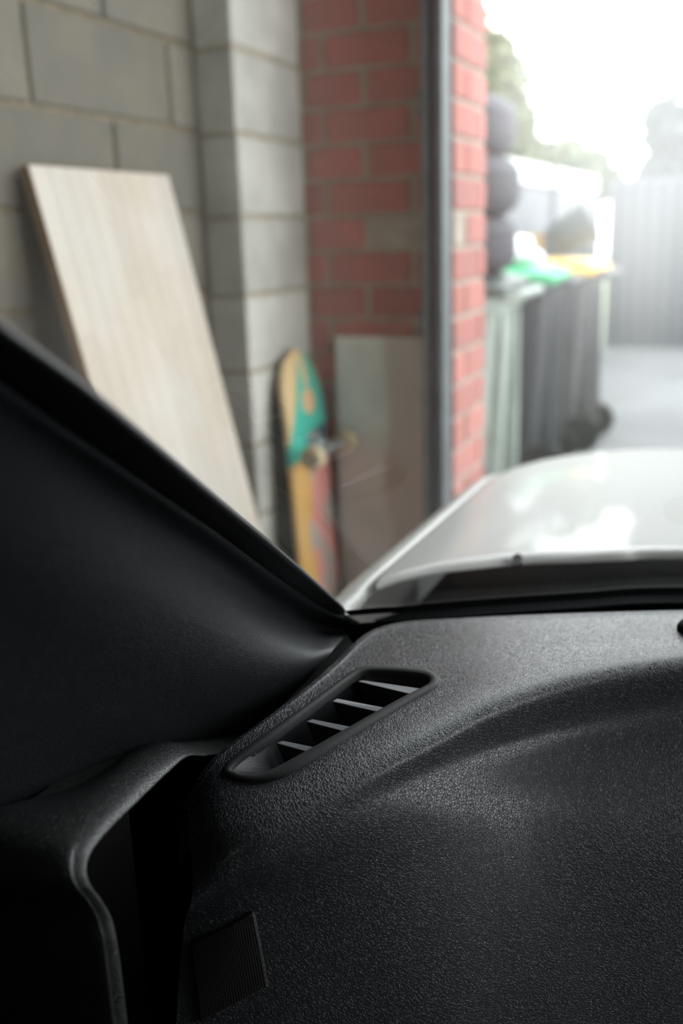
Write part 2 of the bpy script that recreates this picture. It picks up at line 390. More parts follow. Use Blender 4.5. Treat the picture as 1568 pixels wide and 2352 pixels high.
sh = slab_poly('cement_sheet', [Vector((-.905, 2.130, .868)), Vector((-.905, 2.108, .004)), Vector((-.676, 2.108, .004)), Vector((-.676, 2.130, .868))],
               (0, -1, .11), .008, sheet_mat(), smooth=False)
tag(sh, 'grey stained cement sheet leaning against the foot of the brick pier', 'sheet')

# ================================================================== PINE BOARD
pb = empty('pine_board', (-.78, 1.46, 0.004), 'pale laminated pine board leaning on the grey block wall', 'board')
top = Vector((-1.030, 1.265, 1.214)); bot = Vector((-.762, 1.265, .006))
L_ = (top - bot).length; ang = math.atan2(bot.x - top.x, top.z - bot.z)
pb.location = bot; pb.rotation_euler = (0, -ang, 0)
ns = 9; wd = .392 / ns
for i in range(ns):
    z = 0.0; cuts = sorted(random.uniform(.2, L_ - .15) for _ in range(2)); cuts = [0] + cuts + [L_]
    if cuts[2] - cuts[1] < .12: cuts = [0, cuts[1], L_]
    for a, b in zip(cuts[:-1], cuts[1:]):
        bm = bmesh.new(); bm_box(bm, (-.018, i * wd + .0002, a), (0, (i + 1) * wd - .0002, b), .0006)
        fin('stave', bm, M['pine'], pb)
e = box('edge_band', (-.0182, -.0015, 0), (-.0005, .0002, L_), M['pine_edge'], pb); tag(e, 'rough brown long edge')

# ================================================================== SKATEBOARDS
def deck_outline(Lh, W, n=14):
    pts = []
    for k in range(n + 1):
        a = math.pi * k / n
        pts.append((W / 2 * math.cos(a), Lh / 2 - W * .62 + W * .62 * math.sin(a) ** .9))
    for k in range(n + 1):
        a = math.pi + math.pi * k / n
        pts.append((W / 2 * math.cos(a), -Lh / 2 + W * .62 - W * .62 * abs(math.sin(a)) ** .9))
    return pts
def deck_mesh(name, Lh, W, th, m, parent, kick=.035):
    """local: x = out of the painted underside, y = across, z = along; nose and tail kick away"""
    rows = []; N = 56
    for i in range(N + 1):
        t = -1 + 2 * i / N; z = Lh / 2 * math.sin(t * math.pi / 2) if False else Lh / 2 * t
        e = (abs(z) - (Lh / 2 - W * .62)) / (W * .62)
        hw = W / 2 * (math.sqrt(max(0.0, 1 - max(0, e) ** 2.2)) if e > 0 else 1)
        k0 = (abs(z) - Lh * .31) / (Lh * .19)
        kx = -kick * max(0, k0) ** 1.5
        rows.append([Vector((kx - .008 * (j / 5 - 1) ** 2, hw * (j / 5 - 1), z)) for j in range(11)])
    o = grid_mesh(name, rows, m, parent, thick=th)
    return o
def graphic_mat():
    m = bpy.data.materials.new('deck_graphic'); m.use_nodes = True
    n = m.node_tree.nodes; l = m.node_tree.links; p = n['Principled BSDF']; p.inputs['Roughness'].default_value = 0.4
    tc = n.new('ShaderNodeTexCoord'); sx = n.new('ShaderNodeSeparateXYZ'); l.new(tc.outputs['Object'], sx.inputs[0])
    def math_(op, a, b=None, c=None):
        q = n.new('ShaderNodeMath'); q.operation = op
        for i, v in enumerate((a, b, c)):
            if v is None: continue
            if isinstance(v, (int, float)): q.inputs[i].default_value = v
            else: l.new(v, q.inputs[i])
        return q.outputs[0]
    def mixc(f, a, b):
        q = n.new('ShaderNodeMix'); q.data_type = 'RGBA'; l.new(f, q.inputs[0])
        for i, v in ((6, a), (7, b)):
            if isinstance(v, tuple): q.inputs[i].default_value = (*v, 1)
            else: l.new(v, q.inputs[i])
        return q.outputs[2]
    Y, Z = sx.outputs['Y'], sx.outputs['Z']
    nz = n.new('ShaderNodeTexNoise'); nz.inputs['Scale'].default_value = 11; nz.inputs['Detail'].default_value = 2; l.new(tc.outputs['Object'], nz.inputs['Vector'])
    nf = nz.outputs['Fac']
    wob = math_('MULTIPLY_ADD', nf, .10, -.05)
    # body: salmon pink, grey cloud, orange strip at the rear edge
    pink = (0.80, 0.32, 0.28); grey = (0.50, 0.42, 0.37); orange = (0.74, 0.43, 0.13); teal = (0.05, 0.52, 0.40)
    nz2 = n.new('ShaderNodeTexNoise'); nz2.inputs['Scale'].default_value = 14; l.new(tc.outputs['Object'], nz2.inputs['Vector'])
    body = mixc(math_('GREATER_THAN', nz2.outputs['Fac'], .51), pink, grey)
    yo = math_('ADD', Y, math_('MULTIPLY', wob, .9))
    body = mixc(math_('LESS_THAN', yo, -.038), body, orange)
    lowo = math_('MULTIPLY', math_('LESS_THAN', Z, -.18), math_('GREATER_THAN', math_('ADD', nf, math_('MULTIPLY', Z, -.35)), .60))
    body = mixc(lowo, body, orange)
    # nose: teal with orange teardrop and outline, dark blue patch by the truck
    nose = teal
    d1 = math_('SQRT', math_('ADD', math_('POWER', math_('DIVIDE', math_('ADD', Y, -.005), .045), 2.0), math_('POWER', math_('DIVIDE', math_('ADD', Z, -.310), .040), 2.0)))
    nose = mixc(math_('LESS_THAN', d1, .75), nose, (0.78, 0.50, 0.28))
    edge = math_('GREATER_THAN', math_('ADD', math_('MULTIPLY', math_('ABSOLUTE', math_('ADD', Y, -.022)), .7), math_('MULTIPLY', Z, .35)), .165)
    nose = mixc(edge, nose, (0.74, 0.52, 0.26))
    slot = math_('MULTIPLY', math_('LESS_THAN', math_('ABSOLUTE', math_('ADD', Y, -.008)), .014), math_('GREATER_THAN', Z, .345))
    nose = mixc(slot, nose, (0.74, 0.52, 0.26))
    blue = math_('MULTIPLY', math_('GREATER_THAN', Y, .02), math_('LESS_THAN', Z, .245))
    nose = mixc(blue, nose, (0.03, 0.09, 0.14))
    col = mixc(math_('GREATER_THAN', math_('ADD', Z, math_('MULTIPLY', wob, .3)), .182), body, nose)
    green = math_('LESS_THAN', math_('ADD', Z, wob), -.33)
    col = mixc(green, col, (0.12, 0.33, 0.16))
    l.new(col, p.inputs['Base Color'])
    return m
# the deck stands on its tail, underside to the right, against the pilaster
sk_top = Vector((-.930, 1.995, .852)); sk_bot = Vector((-.888, 1.998, .004))
sk = empty('skateboard', (sk_top + sk_bot) / 2, 'skateboard with teal nose and pink and orange underside standing upright by the pilaster', 'skateboard')
ax = (sk_top - sk_bot).normalized()
sk.rotation_euler = (0, math.atan2(sk_top.x - sk_bot.x, sk_top.z - sk_bot.z), 0)
LH = (sk_top - sk_bot).length
deck = deck_mesh('deck', LH, .205, .010, graphic_mat(), sk, .018)
for s in (1, -1):
    zc = s * LH * .235
    bm = bmesh.new(); bm_box(bm, (.006, -.027, zc - .042), (.014, .027, zc + .042), .003)
    bm_box(bm, (.014, -.02, zc - .02), (.034, .02, zc + .028), .006)
    tk = fin('truck', bm, M['alu'], sk)
    bm = bmesh.new(); bm_cyl(bm, (.048, -.078, zc), (.048, .078, zc), .010); bm_box(bm, (.028, -.035, zc - .014), (.054, .035, zc + .014), .008)
    bm_cyl(bm, (.048, -.112, zc), (.048, .112, zc), .004)
    fin('hanger', bm, M['alu'], tk)
    for y in (-.094, .094):
        bm = bmesh.new()
        mt = Matrix.Translation((.048, y, zc)) @ Matrix.Rotation(R(90), 4, 'X')
        bm_lathe(bm, [(.006, -.014), (.020, -.016), (.026, -.010), (.027, 0), (.026, .010), (.020, .016), (.006, .014)], mt, 24)
        fin('wheel', bm, M['wheel'], tk, True)
    for y in (-.02, .02):
        for dz in (-.03, .03):
            bm = bmesh.new(); bm_cyl(bm, (.012, y, zc + dz), (.018, y, zc + dz), .004, seg=6); fin('bolt', bm, M['bolt'], sk)
b2 = deck_mesh('black_board', .81, .215, .006, M['blackboard'], None, .0)
b2.location = (-.960, 2.008, .41)
tag(b2, 'plain black board standing behind the painted skateboard', 'board')

# ================================================================== OUTSIDE
def fence_run(name, p0, p1, h, m, label, cat, panel=2.36, rib=.12, depth=.05, rail=.05, group=None, rail_m=None, post_m=None):
    p0, p1 = Vector(p0), Vector(p1); d = (p1 - p0); L = d.length
    root = empty(name, p0, label, cat); root.rotation_euler = (0, 0, math.atan2(d.y, d.x))
    x = 0.0
    while x < L - .05:
        x1 = min(x + panel, L)
        vs, fs = [], []; k = 0; xx = x + .03
        while xx < x1 - .03:
            for dx, dy in ((0, 0), (.25, 0), (.38, depth), (.80, depth), (.93, 0)):
                q = min(xx + dx * rib, x1 - .03); vs += [(q, dy, .03), (q, dy, h - .03)]; k += 1
            xx += rib
        fs = [(2 * i, 2 * i + 2, 2 * i + 3, 2 * i + 1) for i in range(k - 1)]
        pn = raw('fence_panel', vs, fs, m, root); md = pn.modifiers.new('t', 'SOLIDIFY'); md.thickness = .0015
        box('post', (x - .03, -.03, 0), (x + .03, .055, h + .01), post_m or m, root)
        box('rail', (x + .03, -.012, h - rail), (x1 - .03, .048, h), rail_m or m, root)
        box('rail', (x + .03, -.012, .015), (x1 - .03, .048, .06), m, root)
        x = x1
    return root
fence_run('steel_fence', (9.5, 9.3, 0), (-1.30, 9.3, 0), 1.47, M['fence_grey'], 'grey ribbed steel fence across the end of the driveway', 'fence')
fence_run('white_fence', (-1.44, 3.4, 0), (-1.36, 9.25, 0), 1.49, M['fence_white'], 'white panelled fence running behind the bins', 'fence', panel=1.9, rib=.62, depth=.012, rail=.13, rail_m=M['fence_rail'], post_m=M['fence_post'])

def bin_(x, y, rz, body_m, lid_m, label, s=1.0, h=.90, wdt=.46, dp=.50):
    """wheeled bin; local +x is its back, with wheels and handle"""
    root = empty('wheelie_bin', (x, y, 0), label, 'bin', 'wheelie bins beside the driveway'); root.rotation_euler = (0, 0, rz)
    def ring(z, hx, hy, cx, r=.05, n=4):
        out = []
        for sx_, sy_, a0 in ((1, 1, 0), (-1, 1, 90), (-1, -1, 180), (1, -1, 270)):
            for k in range(n + 1):
                a = R(a0 + 90 * k / n); out.append(Vector((cx + sx_ * (hx - r) + r * math.cos(a), sy_ * (hy - r) + r * math.sin(a), z)))
        return out
    bm = bmesh.new(); rings = []
    for z, f, g in ((.03, .70, .74), (.05, .73, .77), (.25, .80, .83), (h - .09, .94, .96), (h - .085, 1.0, 1.02), (h - .03, 1.02, 1.04), (h - .03, .93, .95), (.3, .76, .8)):
        rings.append([bm.verts.new(v) for v in ring(z, dp / 2 * f, wdt / 2 * g, -.02 * (1 - f))])
    for A, B in zip(rings[:-1], rings[1:]):
        for k in range(len(A)): bm.faces.new((A[k], A[(k + 1) % len(A)], B[(k + 1) % len(A)], B[k]))
    bm.faces.new(rings[0][::-1]); bm.faces.new(rings[-1])
    for yy in (-wdt * .28, wdt * .28): bm_box(bm, (dp / 2 * .78, yy - .015, .12), (dp / 2 * 1.0, yy + .015, h - .1), .004)
    fin('body', bm, body_m, root, False)
    bm = bmesh.new(); rings = []
    for z, f in ((h - .032, 1.09), (h - .005, 1.10), (h + .012, 1.05), (h + .035, .80), (h + .042, .4)):
        rings.append([bm.verts.new(v) for v in ring(z, dp / 2 * f, wdt / 2 * f, 0, .05 * f)])
    for A, B in zip(rings[:-1], rings[1:]):
        for k in range(len(A)): bm.faces.new((A[k], A[(k + 1) % len(A)], B[(k + 1) % len(A)], B[k]))
    bm.faces.new(rings[0][::-1]); bm.faces.new(rings[-1])
    fin('lid', bm, lid_m, root, False)
    bm = bmesh.new(); bm_cyl(bm, (dp / 2 + .065, -wdt * .42, h - .03), (dp / 2 + .065, wdt * .42, h - .03), .014, seg=12)
    for yy in (-wdt * .42, 0, wdt * .42): bm_box(bm, (dp / 2 - .01, yy - .012, h - .055), (dp / 2 + .07, yy + .012, h - .015), .004)
    fin('handle', bm, body_m, root)
    bm = bmesh.new(); bm_cyl(bm, (dp / 2 - .02, -wdt * .5, .09), (dp / 2 - .02, wdt * .5, .09), .012, seg=12); fin('axle', bm, M['bolt'], root)
    for yy in (-wdt * .46, wdt * .46):
        bm = bmesh.new(); mt = Matrix.Translation((dp / 2 - .02, yy, .09)) @ Matrix.Rotation(R(90), 4, 'X')
        bm_lathe(bm, [(.012, -.022), (.055, -.018), (.065, -.024), (.086, -.022), (.09, -.012), (.09, .012), (.086, .022), (.065, .024), (.055, .018), (.012, .022)], mt, 24)
        fin('wheel', bm, M['black'], root, True)
    return root
bin_(-1.09, 3.66, 0, M['bin_pale'], M['lid_dark'], 'pale green wheelie bin with dark lid under the stack of tyres')
bin_(-1.05, 4.40, R(3), M['bin_dark'], M['lid_green'], 'dark grey wheelie bin with bright green lid')
bin_(-.99, 5.14, R(-2), M['bin_brown'], M['lid_yellow'], 'dark grey wheelie bin with yellow lid, farthest from the pier')

# tyres stacked on the nearest bin
for k, nm in enumerate(('bottom tyre of the dark stack, lying on the pale green bin', 'middle tyre of the dark stack on the bin',
                        'top tyre of the dark stack beside the brick pier')):
    bm = bmesh.new(); r0, r1, hh = .155, .268, .098
    prof = [(r0, -hh * .72), (r0 + .02, -hh), (r1 - .055, -hh * 1.02), (r1 - .018, -hh * .80), (r1 - .003, -hh * .5), (r1, 0),
            (r1 - .003, hh * .5), (r1 - .018, hh * .80), (r1 - .055, hh * 1.02), (r0 + .02, hh), (r0, hh * .72), (r0 + .012, hh * .6), (r1 - .04, 0), (r0 + .012, -hh * .6)]
    bm_lathe(bm, prof, Matrix(), 40, closed=True)
    t = fin('tyre', bm, M['tyre'], None, True, (-1.10 + (.0, .012, -.008, .004)[k], 3.66 + (0, -.01, .012, .0)[k], .943 + .1 + .2012 * k))
    bm = bmesh.new()
    for zz in (-.035, 0, .035): bm_lathe(bm, [(r1 - .002, zz - .004), (r1 + .0025, zz - .003), (r1 + .0025, zz + .003), (r1 - .002, zz + .004)], Matrix(), 40, closed=True)
    fin('tread_rib', bm, M['tyre'], t, True)
    tag(t, nm, 'tyre', 'tyres stacked on the bin')

def blob(name, c, r, m, label, cat, sq=(1, 1, 1), amp=.25, seed=0, parent=None):
    bm = bmesh.new(); bmesh.ops.create_icosphere(bm, subdivisions=3, radius=1)
    for v in bm.verts:
        n_ = noise.noise(v.co * 1.7 + Vector((seed, seed * 2, 0))); f = r * (1 + amp * n_)
        v.co = Vector((v.co.x * f * sq[0], v.co.y * f * sq[1], max(v.co.z * f * sq[2], -r * sq[2] * .55)))
    zmin = min(v.co.z for v in bm.verts)
    o = fin(name, bm, m, parent, True, Vector(c) - Vector((0, 0, zmin))); 
    if label: tag(o, label, cat)
    return o
bag = blob('plastic_bag', (-1.08, 4.40, .945), .19, M['bag'], 'white plastic bag lying on the green lid', 'bag', (1.0, .95, .42), .35, 3)
# tilted dark tub and carton on the last bin
tub = empty('plastic_tub', (-.885, 5.10, 1.066), 'dark plastic tub tipped on its side on the yellow lid', 'tub'); tub.rotation_euler = (R(14), R(60), R(30))
bm = bmesh.new(); bm_lathe(bm, [(.075, -.10), (.10, .09), (.112, .095), (.112, .11), (.094, .11), (.07, -.088), (0.0001, -.088)], Matrix(), 28); fin('body', bm, M['lid_dark'], tub, True)
bm = bmesh.new()
for k in range(12):
    a0, a1 = math.pi * k / 12, math.pi * (k + 1) / 12
    bm_cyl(bm, (.105 * math.cos(a0), .105 * math.sin(a0), .10 + .05 * math.sin(a0)), (.105 * math.cos(a1), .105 * math.sin(a1), .10 + .05 * math.sin(a1)), .003, seg=6)
fin('handle', bm, M['bolt'], tub)
ct = empty('cardboard_box', (-1.10, 5.12, .944), 'small brown carton beside the tipped tub on the last bin', 'box'); ct.rotation_euler = (0, 0, R(25))
bm = bmesh.new(); bm_box(bm, (-.07, -.08, 0), (.07, .08, .12), .002); fin('carton', bm, M['card'], ct)
for s in (-1, 1):
    bm = bmesh.new(); bm_box(bm, (-.07, s * .04 - .04, .1205), (.07, s * .04 + .0385, .1225)); fin('flap', bm, M['card'], ct)
pt = empty('plant_pot', (-1.02, 6.55, 0), 'terracotta pot with a white bag of soil, behind the last bin', 'pot')
bm = bmesh.new(); bm_lathe(bm, [(.06, 0), (.085, .15), (.097, .15), (.097, .18), (.083, .18), (.06, .03), (.0001, .03)], Matrix(), 24); fin('pot', bm, M['terracotta'], pt, True)
sb = blob('soil_bag', (0, 0, .15), .10, M['bag'], None, None, (1, 1, .8), .2, 5, pt)

def leafy(name, m, parent, balls, n, size, seed):
    rnd = random.Random(seed); vs, fs = [], []
    for i in range(n):
        c, r = balls[rnd.randrange(len(balls))]
        u = Vector((rnd.gauss(0, 1), rnd.gauss(0, 1), rnd.gauss(0, 1))).normalized() * r * (rnd.random() ** .45)
        p = Vector(c) + Vector((u.x, u.y, u.z * .85))
        a = Vector((rnd.gauss(0, 1), rnd.gauss(0, 1), rnd.gauss(0, 1))).normalized(); b = a.orthogonal().normalized()
        q = Matrix.Rotation(rnd.random() * 6.28, 3, a) @ b; s = size * rnd.uniform(.6, 1.3)
        k = len(vs); vs += [p - a * s, p + q * s * .45, p + a * s, p - q * s * .45]; fs.append((k, k + 1, k + 2, k + 3))
    o = raw(name, vs, fs, m, parent); tag(o, kind='stuff'); return o
def tree(x, y, h, balls, m, label, n=7000, size=.07, seed=1, trunk=.09):
    root = empty('tree', (x, y, -.03), label, 'tree')
    bm = bmesh.new(); bm_cyl(bm, (0, 0, 0), (.05, .03, h), trunk, trunk * .5, 12)
    for i, (c, r) in enumerate(balls):
        bm_cyl(bm, (.03, .02, h * .75), Vector(c), trunk * .4, trunk * .12, 8)
    fin('trunk', bm, M['bark'], root)
    leafy('foliage', m, root, balls, n, size, seed); return root
T1 = onx(1130, 150, -3.3)
def rel(px, py, yy, x0): 
    p = ony(px, py, yy); return (p.x - x0[0], p.y - x0[1], p.z + .03)
a = (ony(1120, 200, 10.5).x, 10.5)
tree(*a, 1.6, [(rel(1125, 180, 10.5, a), .42), (rel(1100, 260, 10.5, a), .62), (rel(1165, 290, 10.4, a), .30), (rel(1060, 140, 10.7, a), .6), (rel(1140, 110, 10.6, a), .16), (rel(1150, 350, 10.5, a), .45), (rel(1010, 250, 10.7, a), .8)],
     M['leaf'], 'tall yellow green tree rising behind the tyres', 9000, .06, 2)
a = (ony(1290, 350, 12.5).x, 12.5)
tree(*a, 1.3, [(rel(1230, 395, 12.5, a), .42), (rel(1290, 385, 12.5, a), .42), (rel(1345, 400, 12.5, a), .36), (rel(1310, 345, 12.5, a), .16), (rel(1385, 420, 12.5, a), .25), (rel(1180, 380, 12.5, a), .5)],
     M['leaf'], 'low pale green tree showing over the white fence', 8000, .06, 4)
a = (ony(1560, 350, 12.0).x, 12.0)
tree(*a, 1.4, [(rel(1545, 300, 12.0, a), .34), (rel(1520, 270, 12.0, a), .22), (rel(1590, 290, 12.0, a), .5), (rel(1530, 400, 12.0, a), .34), (rel(1600, 420, 12.0, a), .6), (rel(1490, 425, 12.0, a), .2), (rel(1700, 260, 12, a), .8), (rel(1700, 420, 12, a), .8), (rel(1850, 330, 12, a), .9)],
     M['leaf_dark'], 'dark blue green tree over the grey steel fence', 12000, .06, 6)

a = (-1.17, 6.35)
tree(*a, .8, [((0, 0, .95), .17), ((.05, -.35, .88), .16), ((.02, .4, .92), .16), ((.0, .15, 1.05), .12), ((0, -.1, .6), .2)], M['leaf_dark'], 'dark little shrub between the bins and the white fence', 2500, .035, 9, .02)
# ================================================================== CAR
car = empty('car', (0, 0, 0), 'cream white car seen from inside, black dashboard below its windscreen', 'car')
# --- windscreen: ruled surface rising rearwards from the base curve
base = [onz(790, 1400, .815) + Vector((-.10, -.075, 0)), onz(790, 1400, .815), onz(950, 1389, .8175), onz(1100, 1377, .820), onz(1330, 1361, .822), onz(1568, 1349, .824),
        Vector((.20, .835, .824)), Vector((.45, .85, .824)), Vector((.75, .80, .822))]
up = Vector((.080, -.437, .263)).normalized()
bc = crom(base, 10)
kmax = 1.0
def g_up(p):
    # the pillar line leans inboard; towards the middle it rises straight back
    f = max(0.0, min(1.0, (p.x + .28) / .5)); return (up * (1 - f) + Vector((0, -.44, .265)).normalized() * f).normalized()
G = [[p + g_up(p) * (.85 * k / 24) for p in bc] for k in range(25)]
first = 10
G = [r[first:] for r in G]
gl = grid_mesh('windscreen', G, M['glass'], car); tag(gl, 'dusty clear windscreen')
# black ceramic border inside the glass: along the base and up the pillar
nin = Vector((.176, -.484, -.857)).normalized() * .0015
fb = [[p + nin + g_up(p) * d - Vector((0, 0, .0)) for p in bc[first:]] for d in (-.025, -.008, .0, .004)]
grid_mesh('glass_border', fb, M['frit'], car)
# --- pillar: glass edge line -> trim edge
gedge = [(-420, 330), (-200, 560), (0, 742), (220, 908), (500, 1146), (650, 1272), (790, 1396)]
pl0 = Vector((-.284, .667, .815)); npl = Vector((-.176, .484, .857))
def on_glass(px, py, off=0.0):
    d = ray(px, py); t = ((pl0 - EYE).dot(npl) - off) / d.dot(npl); return EYE + d * t
A0 = [on_glass(x, y, .004) for x, y in gedge]
tedge = [(-420, 560), (-200, 735), (0, 878), (220, 1032), (500, 1222), (650, 1335), (800, 1428)]
A1 = [on_glass(x, y, .006) for x, y in tedge]
seal = smooth_grid([A0, [(p + q) / 2 + Vector((-.002, 0, -.003)) for p, q in zip(A0, A1)], A1], 8, 4)
grid_mesh('pillar_seal', seal, M['frit'], car, thick=.004)
# --- pillar trim
tip = onz(822, 1436, .818)
T0 = [on_glass(x, y, .005) for x, y in ((-420, 545), (-200, 720), (0, 862), (220, 1016), (500, 1206), (650, 1318), (745, 1385), (812, 1420))]
T1_ = [on_glass(x, y, .011) for x, y in ((-420, 575), (-200, 750), (0, 892), (220, 1045), (500, 1238), (650, 1348), (755, 1412), (826, 1432))]
T2 = [on_glass(x, y, .016) + Vector((-.004, 0, -.002)) for x, y in ((-420, 640), (-200, 815), (0, 960), (220, 1110), (500, 1290), (640, 1390), (740, 1440), (812, 1448))]
T3 = [onx(x, y, X) for x, y, X in ((-420, 1000, -.245), (-200, 1130, -.248), (0, 1240, -.252), (220, 1345, -.256), (460, 1440, -.262), (600, 1490, -.264), (700, 1505, -.262), (765, 1492, -.258))]
T4 = [onx(x, y, X) for x, y, X in ((-420, 1350, -.285), (-200, 1430, -.285), (0, 1500, -.285), (200, 1560, -.285), (420, 1600, -.283), (560, 1610, -.280), (640, 1600, -.277), (700, 1568, -.270))]
T5 = [onx(x, y, X) for x, y, X in ((-420, 1900, -.345), (-200, 1900, -.345), (0, 1890, -.345), (180, 1850, -.342), (360, 1800, -.336), (480, 1750, -.326), (565, 1700, -.312), (615, 1655, -.298))]
grid_mesh('pillar_trim', smooth_grid([T0, T1_, T2, T3, T4, T5], 8, 8), M['trim'], car)

# --- dashboard
def P(px, py, z): return onz(px, py, z)
colB = [Vector((.85, .80, .815)), Vector((.45, .815, .822)), P(2350, 1398, .822), P(1900, 1398, .822), P(1568, 1402, .822), P(1290, 1410, .822), P(1060, 1420, .821), P(868, 1436, .819), P(770, 1528, .817), P(690, 1595, .815), P(600, 1662, .811), P(530, 1712, .806), P(478, 1762, .800), P(430, 1850, .785)]
CP = [(2350,1490), (1900,1500), (1568,1522), (1320,1562), (1130,1618), (1010,1672), (900,1725), (800,1775), (700,1825), (600,1875), (510,1915), (440,1970)]
CZ = [.819,.819,.819,.819,.818,.816,.814,.811,.806,.799,.790,.775]
colC = [Vector((.85, .70, .818)), Vector((.45, .70, .819))] + [P(x, y, z) for (x, y), z in zip(CP, CZ)]
CW = [1, 1, 1, .95, .68, .32, .12, .03, 0, 0, 0, 0]
colC1 = [Vector((.85, .692, .78)), Vector((.45, .692, .78))] + [P(x, y + 95 + 22 * f, z - .017 - .019 * f) for (x, y), z, f in zip(CP, CZ, CW)]
colD = [Vector((.85, .65, .745)), Vector((.45, .65, .745)), P(2350, 1800, .746), P(1900, 1825, .745), P(1568, 1850, .745), P(1370, 1870, .747), P(1230, 1885, .751), P(1120, 1915, .754), P(1010, 1955, .755), P(900, 2000, .754), P(780, 2045, .750), P(660, 2085, .744), P(530, 2120, .738), P(420, 2150, .728)]
colE = [Vector((.85, .61, .67)), Vector((.45, .61, .67)), P(2350, 2060, .672), P(1900, 2100, .672), P(1568, 2200, .666), P(1400, 2230, .666), P(1270, 2260, .668), P(1160, 2280, .672), P(1050, 2330, .672), P(930, 2370, .670), P(800, 2400, .668), P(670, 2430, .665), P(520, 2450, .662), P(400, 2480, .655)]
colF = [Vector((.85, .56, .52)), Vector((.45, .56, .52)), P(2350, 2800, .52), P(1900, 2850, .52), P(1568, 2900, .52), P(1400, 2950, .52), P(1270, 3000, .52), P(1160, 3000, .52), P(1050, 3050, .52), P(930, 3050, .52), P(800, 3100, .52), P(670, 3100, .52), P(520, 3150, .52), P(400, 3150, .52)]
for L in (colB, colC, colC1, colD, colE, colF):      # carry the dashboard on evenly past the frame
    d = L[2] - L[3]; L[1] = L[2] + Vector((.25, .12 * d.y / d.x, 0)); L[0] = L[1] + Vector((.40, 0, 0))
lip = []; lip2 = []
for i, b in enumerate(colB):
    if i <= 6: o1 = Vector((0, .012, -.006)); o2 = Vector((0, .030, -.030))
    elif i == 7: o1 = Vector((-.007, .006, -.006)); o2 = Vector((-.015, .016, -.032))
    else: o1 = Vector((-.007, 0, -.008)); o2 = Vector((-.010, 0, -.045))
    lip.append(b + o1); lip2.append(b + o2)
mid = lambda A, B, t: [p * (1 - t) + q * t for p, q in zip(A, B)]
colB2 = [b + (c - b) * .10 for b, c in zip(colB, colC)]
colBm = mid(colB, colC, .5)
for p in colBm: p.z += .0015
DG = smooth_dash([lip2, lip, colB, colB2, colBm, colC, colC1, colD, colE, colF], 20, 14)
dash_flat = [p for r in DG for p in r]; nc = len(DG[0])
bvh = BVHTree.FromPolygons(dash_flat, [(i * nc + j, i * nc + j + 1, (i + 1) * nc + j + 1, (i + 1) * nc + j) for i in range(len(DG) - 1) for j in range(nc - 1)])
def hit(px, py):
    r = bvh.ray_cast(EYE, ray(px, py).normalized()); return r[0], (r[1] if r[1].z > 0 else -r[1])

# --- demister vent in the dashboard
def zc(pts): return [(480 + x / 2.6133, 1480 + y / 2.6133) for x, y in pts]
outer = zc([(84, 760), (100, 722), (160, 668), (280, 584), (400, 500), (550, 394), (700, 286), (820, 196), (880, 156), (935, 137), (1005, 130), (1150, 137), (1280, 149), (1345, 170), (1380, 208), (1375, 242), (1335, 275), (1200, 350), (1050, 440), (850, 560), (650, 684), (500, 772), (400, 815), (300, 832), (200, 828), (130, 806), (92, 784)])
inner = zc([(132, 765), (148, 732), (192, 690), (300, 612), (420, 528), (556, 428), (702, 318), (822, 228), (890, 184), (945, 168), (1010, 166), (1140, 171), (1250, 183), (1300, 196), (1325, 215), (1318, 238), (1290, 258), (1185, 310), (1035, 392), (840, 502), (640, 614), (480, 702), (390, 750), (310, 780), (235, 786), (185, 780), (165, 773)])
def resample(pts, n):
    P_ = [Vector((x, y, 0)) for x, y in pts]; P_.append(P_[0]); m_ = len(pts)
    out = []
    for i in range(m_):
        a, b, c, d = P_[(i - 1) % m_], P_[i], P_[(i + 1) % m_], P_[(i + 2) % m_]
        for k in range(n):
            t = k / n; out.append(0.5 * ((2 * b) + (c - a) * t + (2 * a - 5 * b + 4 * c - d) * t * t + (3 * b - a - 3 * c + d) * t ** 3))
    return [(p.x, p.y) for p in out]
O_, I_ = resample(outer, 4), resample(inner, 4)
hO = [hit(*p) for p in O_]; hI = [hit(*p) for p in I_]
vn = sum((h[1] for h in hO), Vector()).normalized()           # mean normal of the dash under the vent
vc = sum((h[0] for h in hO), Vector()) / len(hO)
vent = empty('air_vent', (0, 0, 0)); vent.parent = car; tag(vent, 'demister vent with four slats')
hOf = [h[0] for h in hO]; hIf = [h[0] for h in hI]
rings = [[p - vn * .006 for p in hOf], [p + vn * .0006 for p in hOf]]
nO = len(hOf)
rings.append([p + (q - p).normalized() * .0007 + vn * .0014 for p, q in zip(hOf, hIf)])
rings.append([p + (q - p) * .5 + vn * .0017 for p, q in zip(hOf, hIf)])
rings.append([q + (p - q).normalized() * .0008 + vn * .0013 for p, q in zip(hOf, hIf)])
rings.append([q + vn * .0003 for q in hIf]); rings.append([q - vn * .004 for q in hIf])
def ring_mesh(name, rings, m, parent, cap=False, smooth=True):
    n_ = len(rings[0]); vs = [p for r in rings for p in r]
    fs = [(i * n_ + k, i * n_ + (k + 1) % n_, (i + 1) * n_ + (k + 1) % n_, (i + 1) * n_ + k) for i in range(len(rings) - 1) for k in range(n_)]
    if cap: fs.append(tuple((len(rings) - 1) * n_ + k for k in range(n_)))
    return raw(name, vs, fs, m, parent, smooth)
ring_mesh('bezel', rings, M['bezel'], vent)
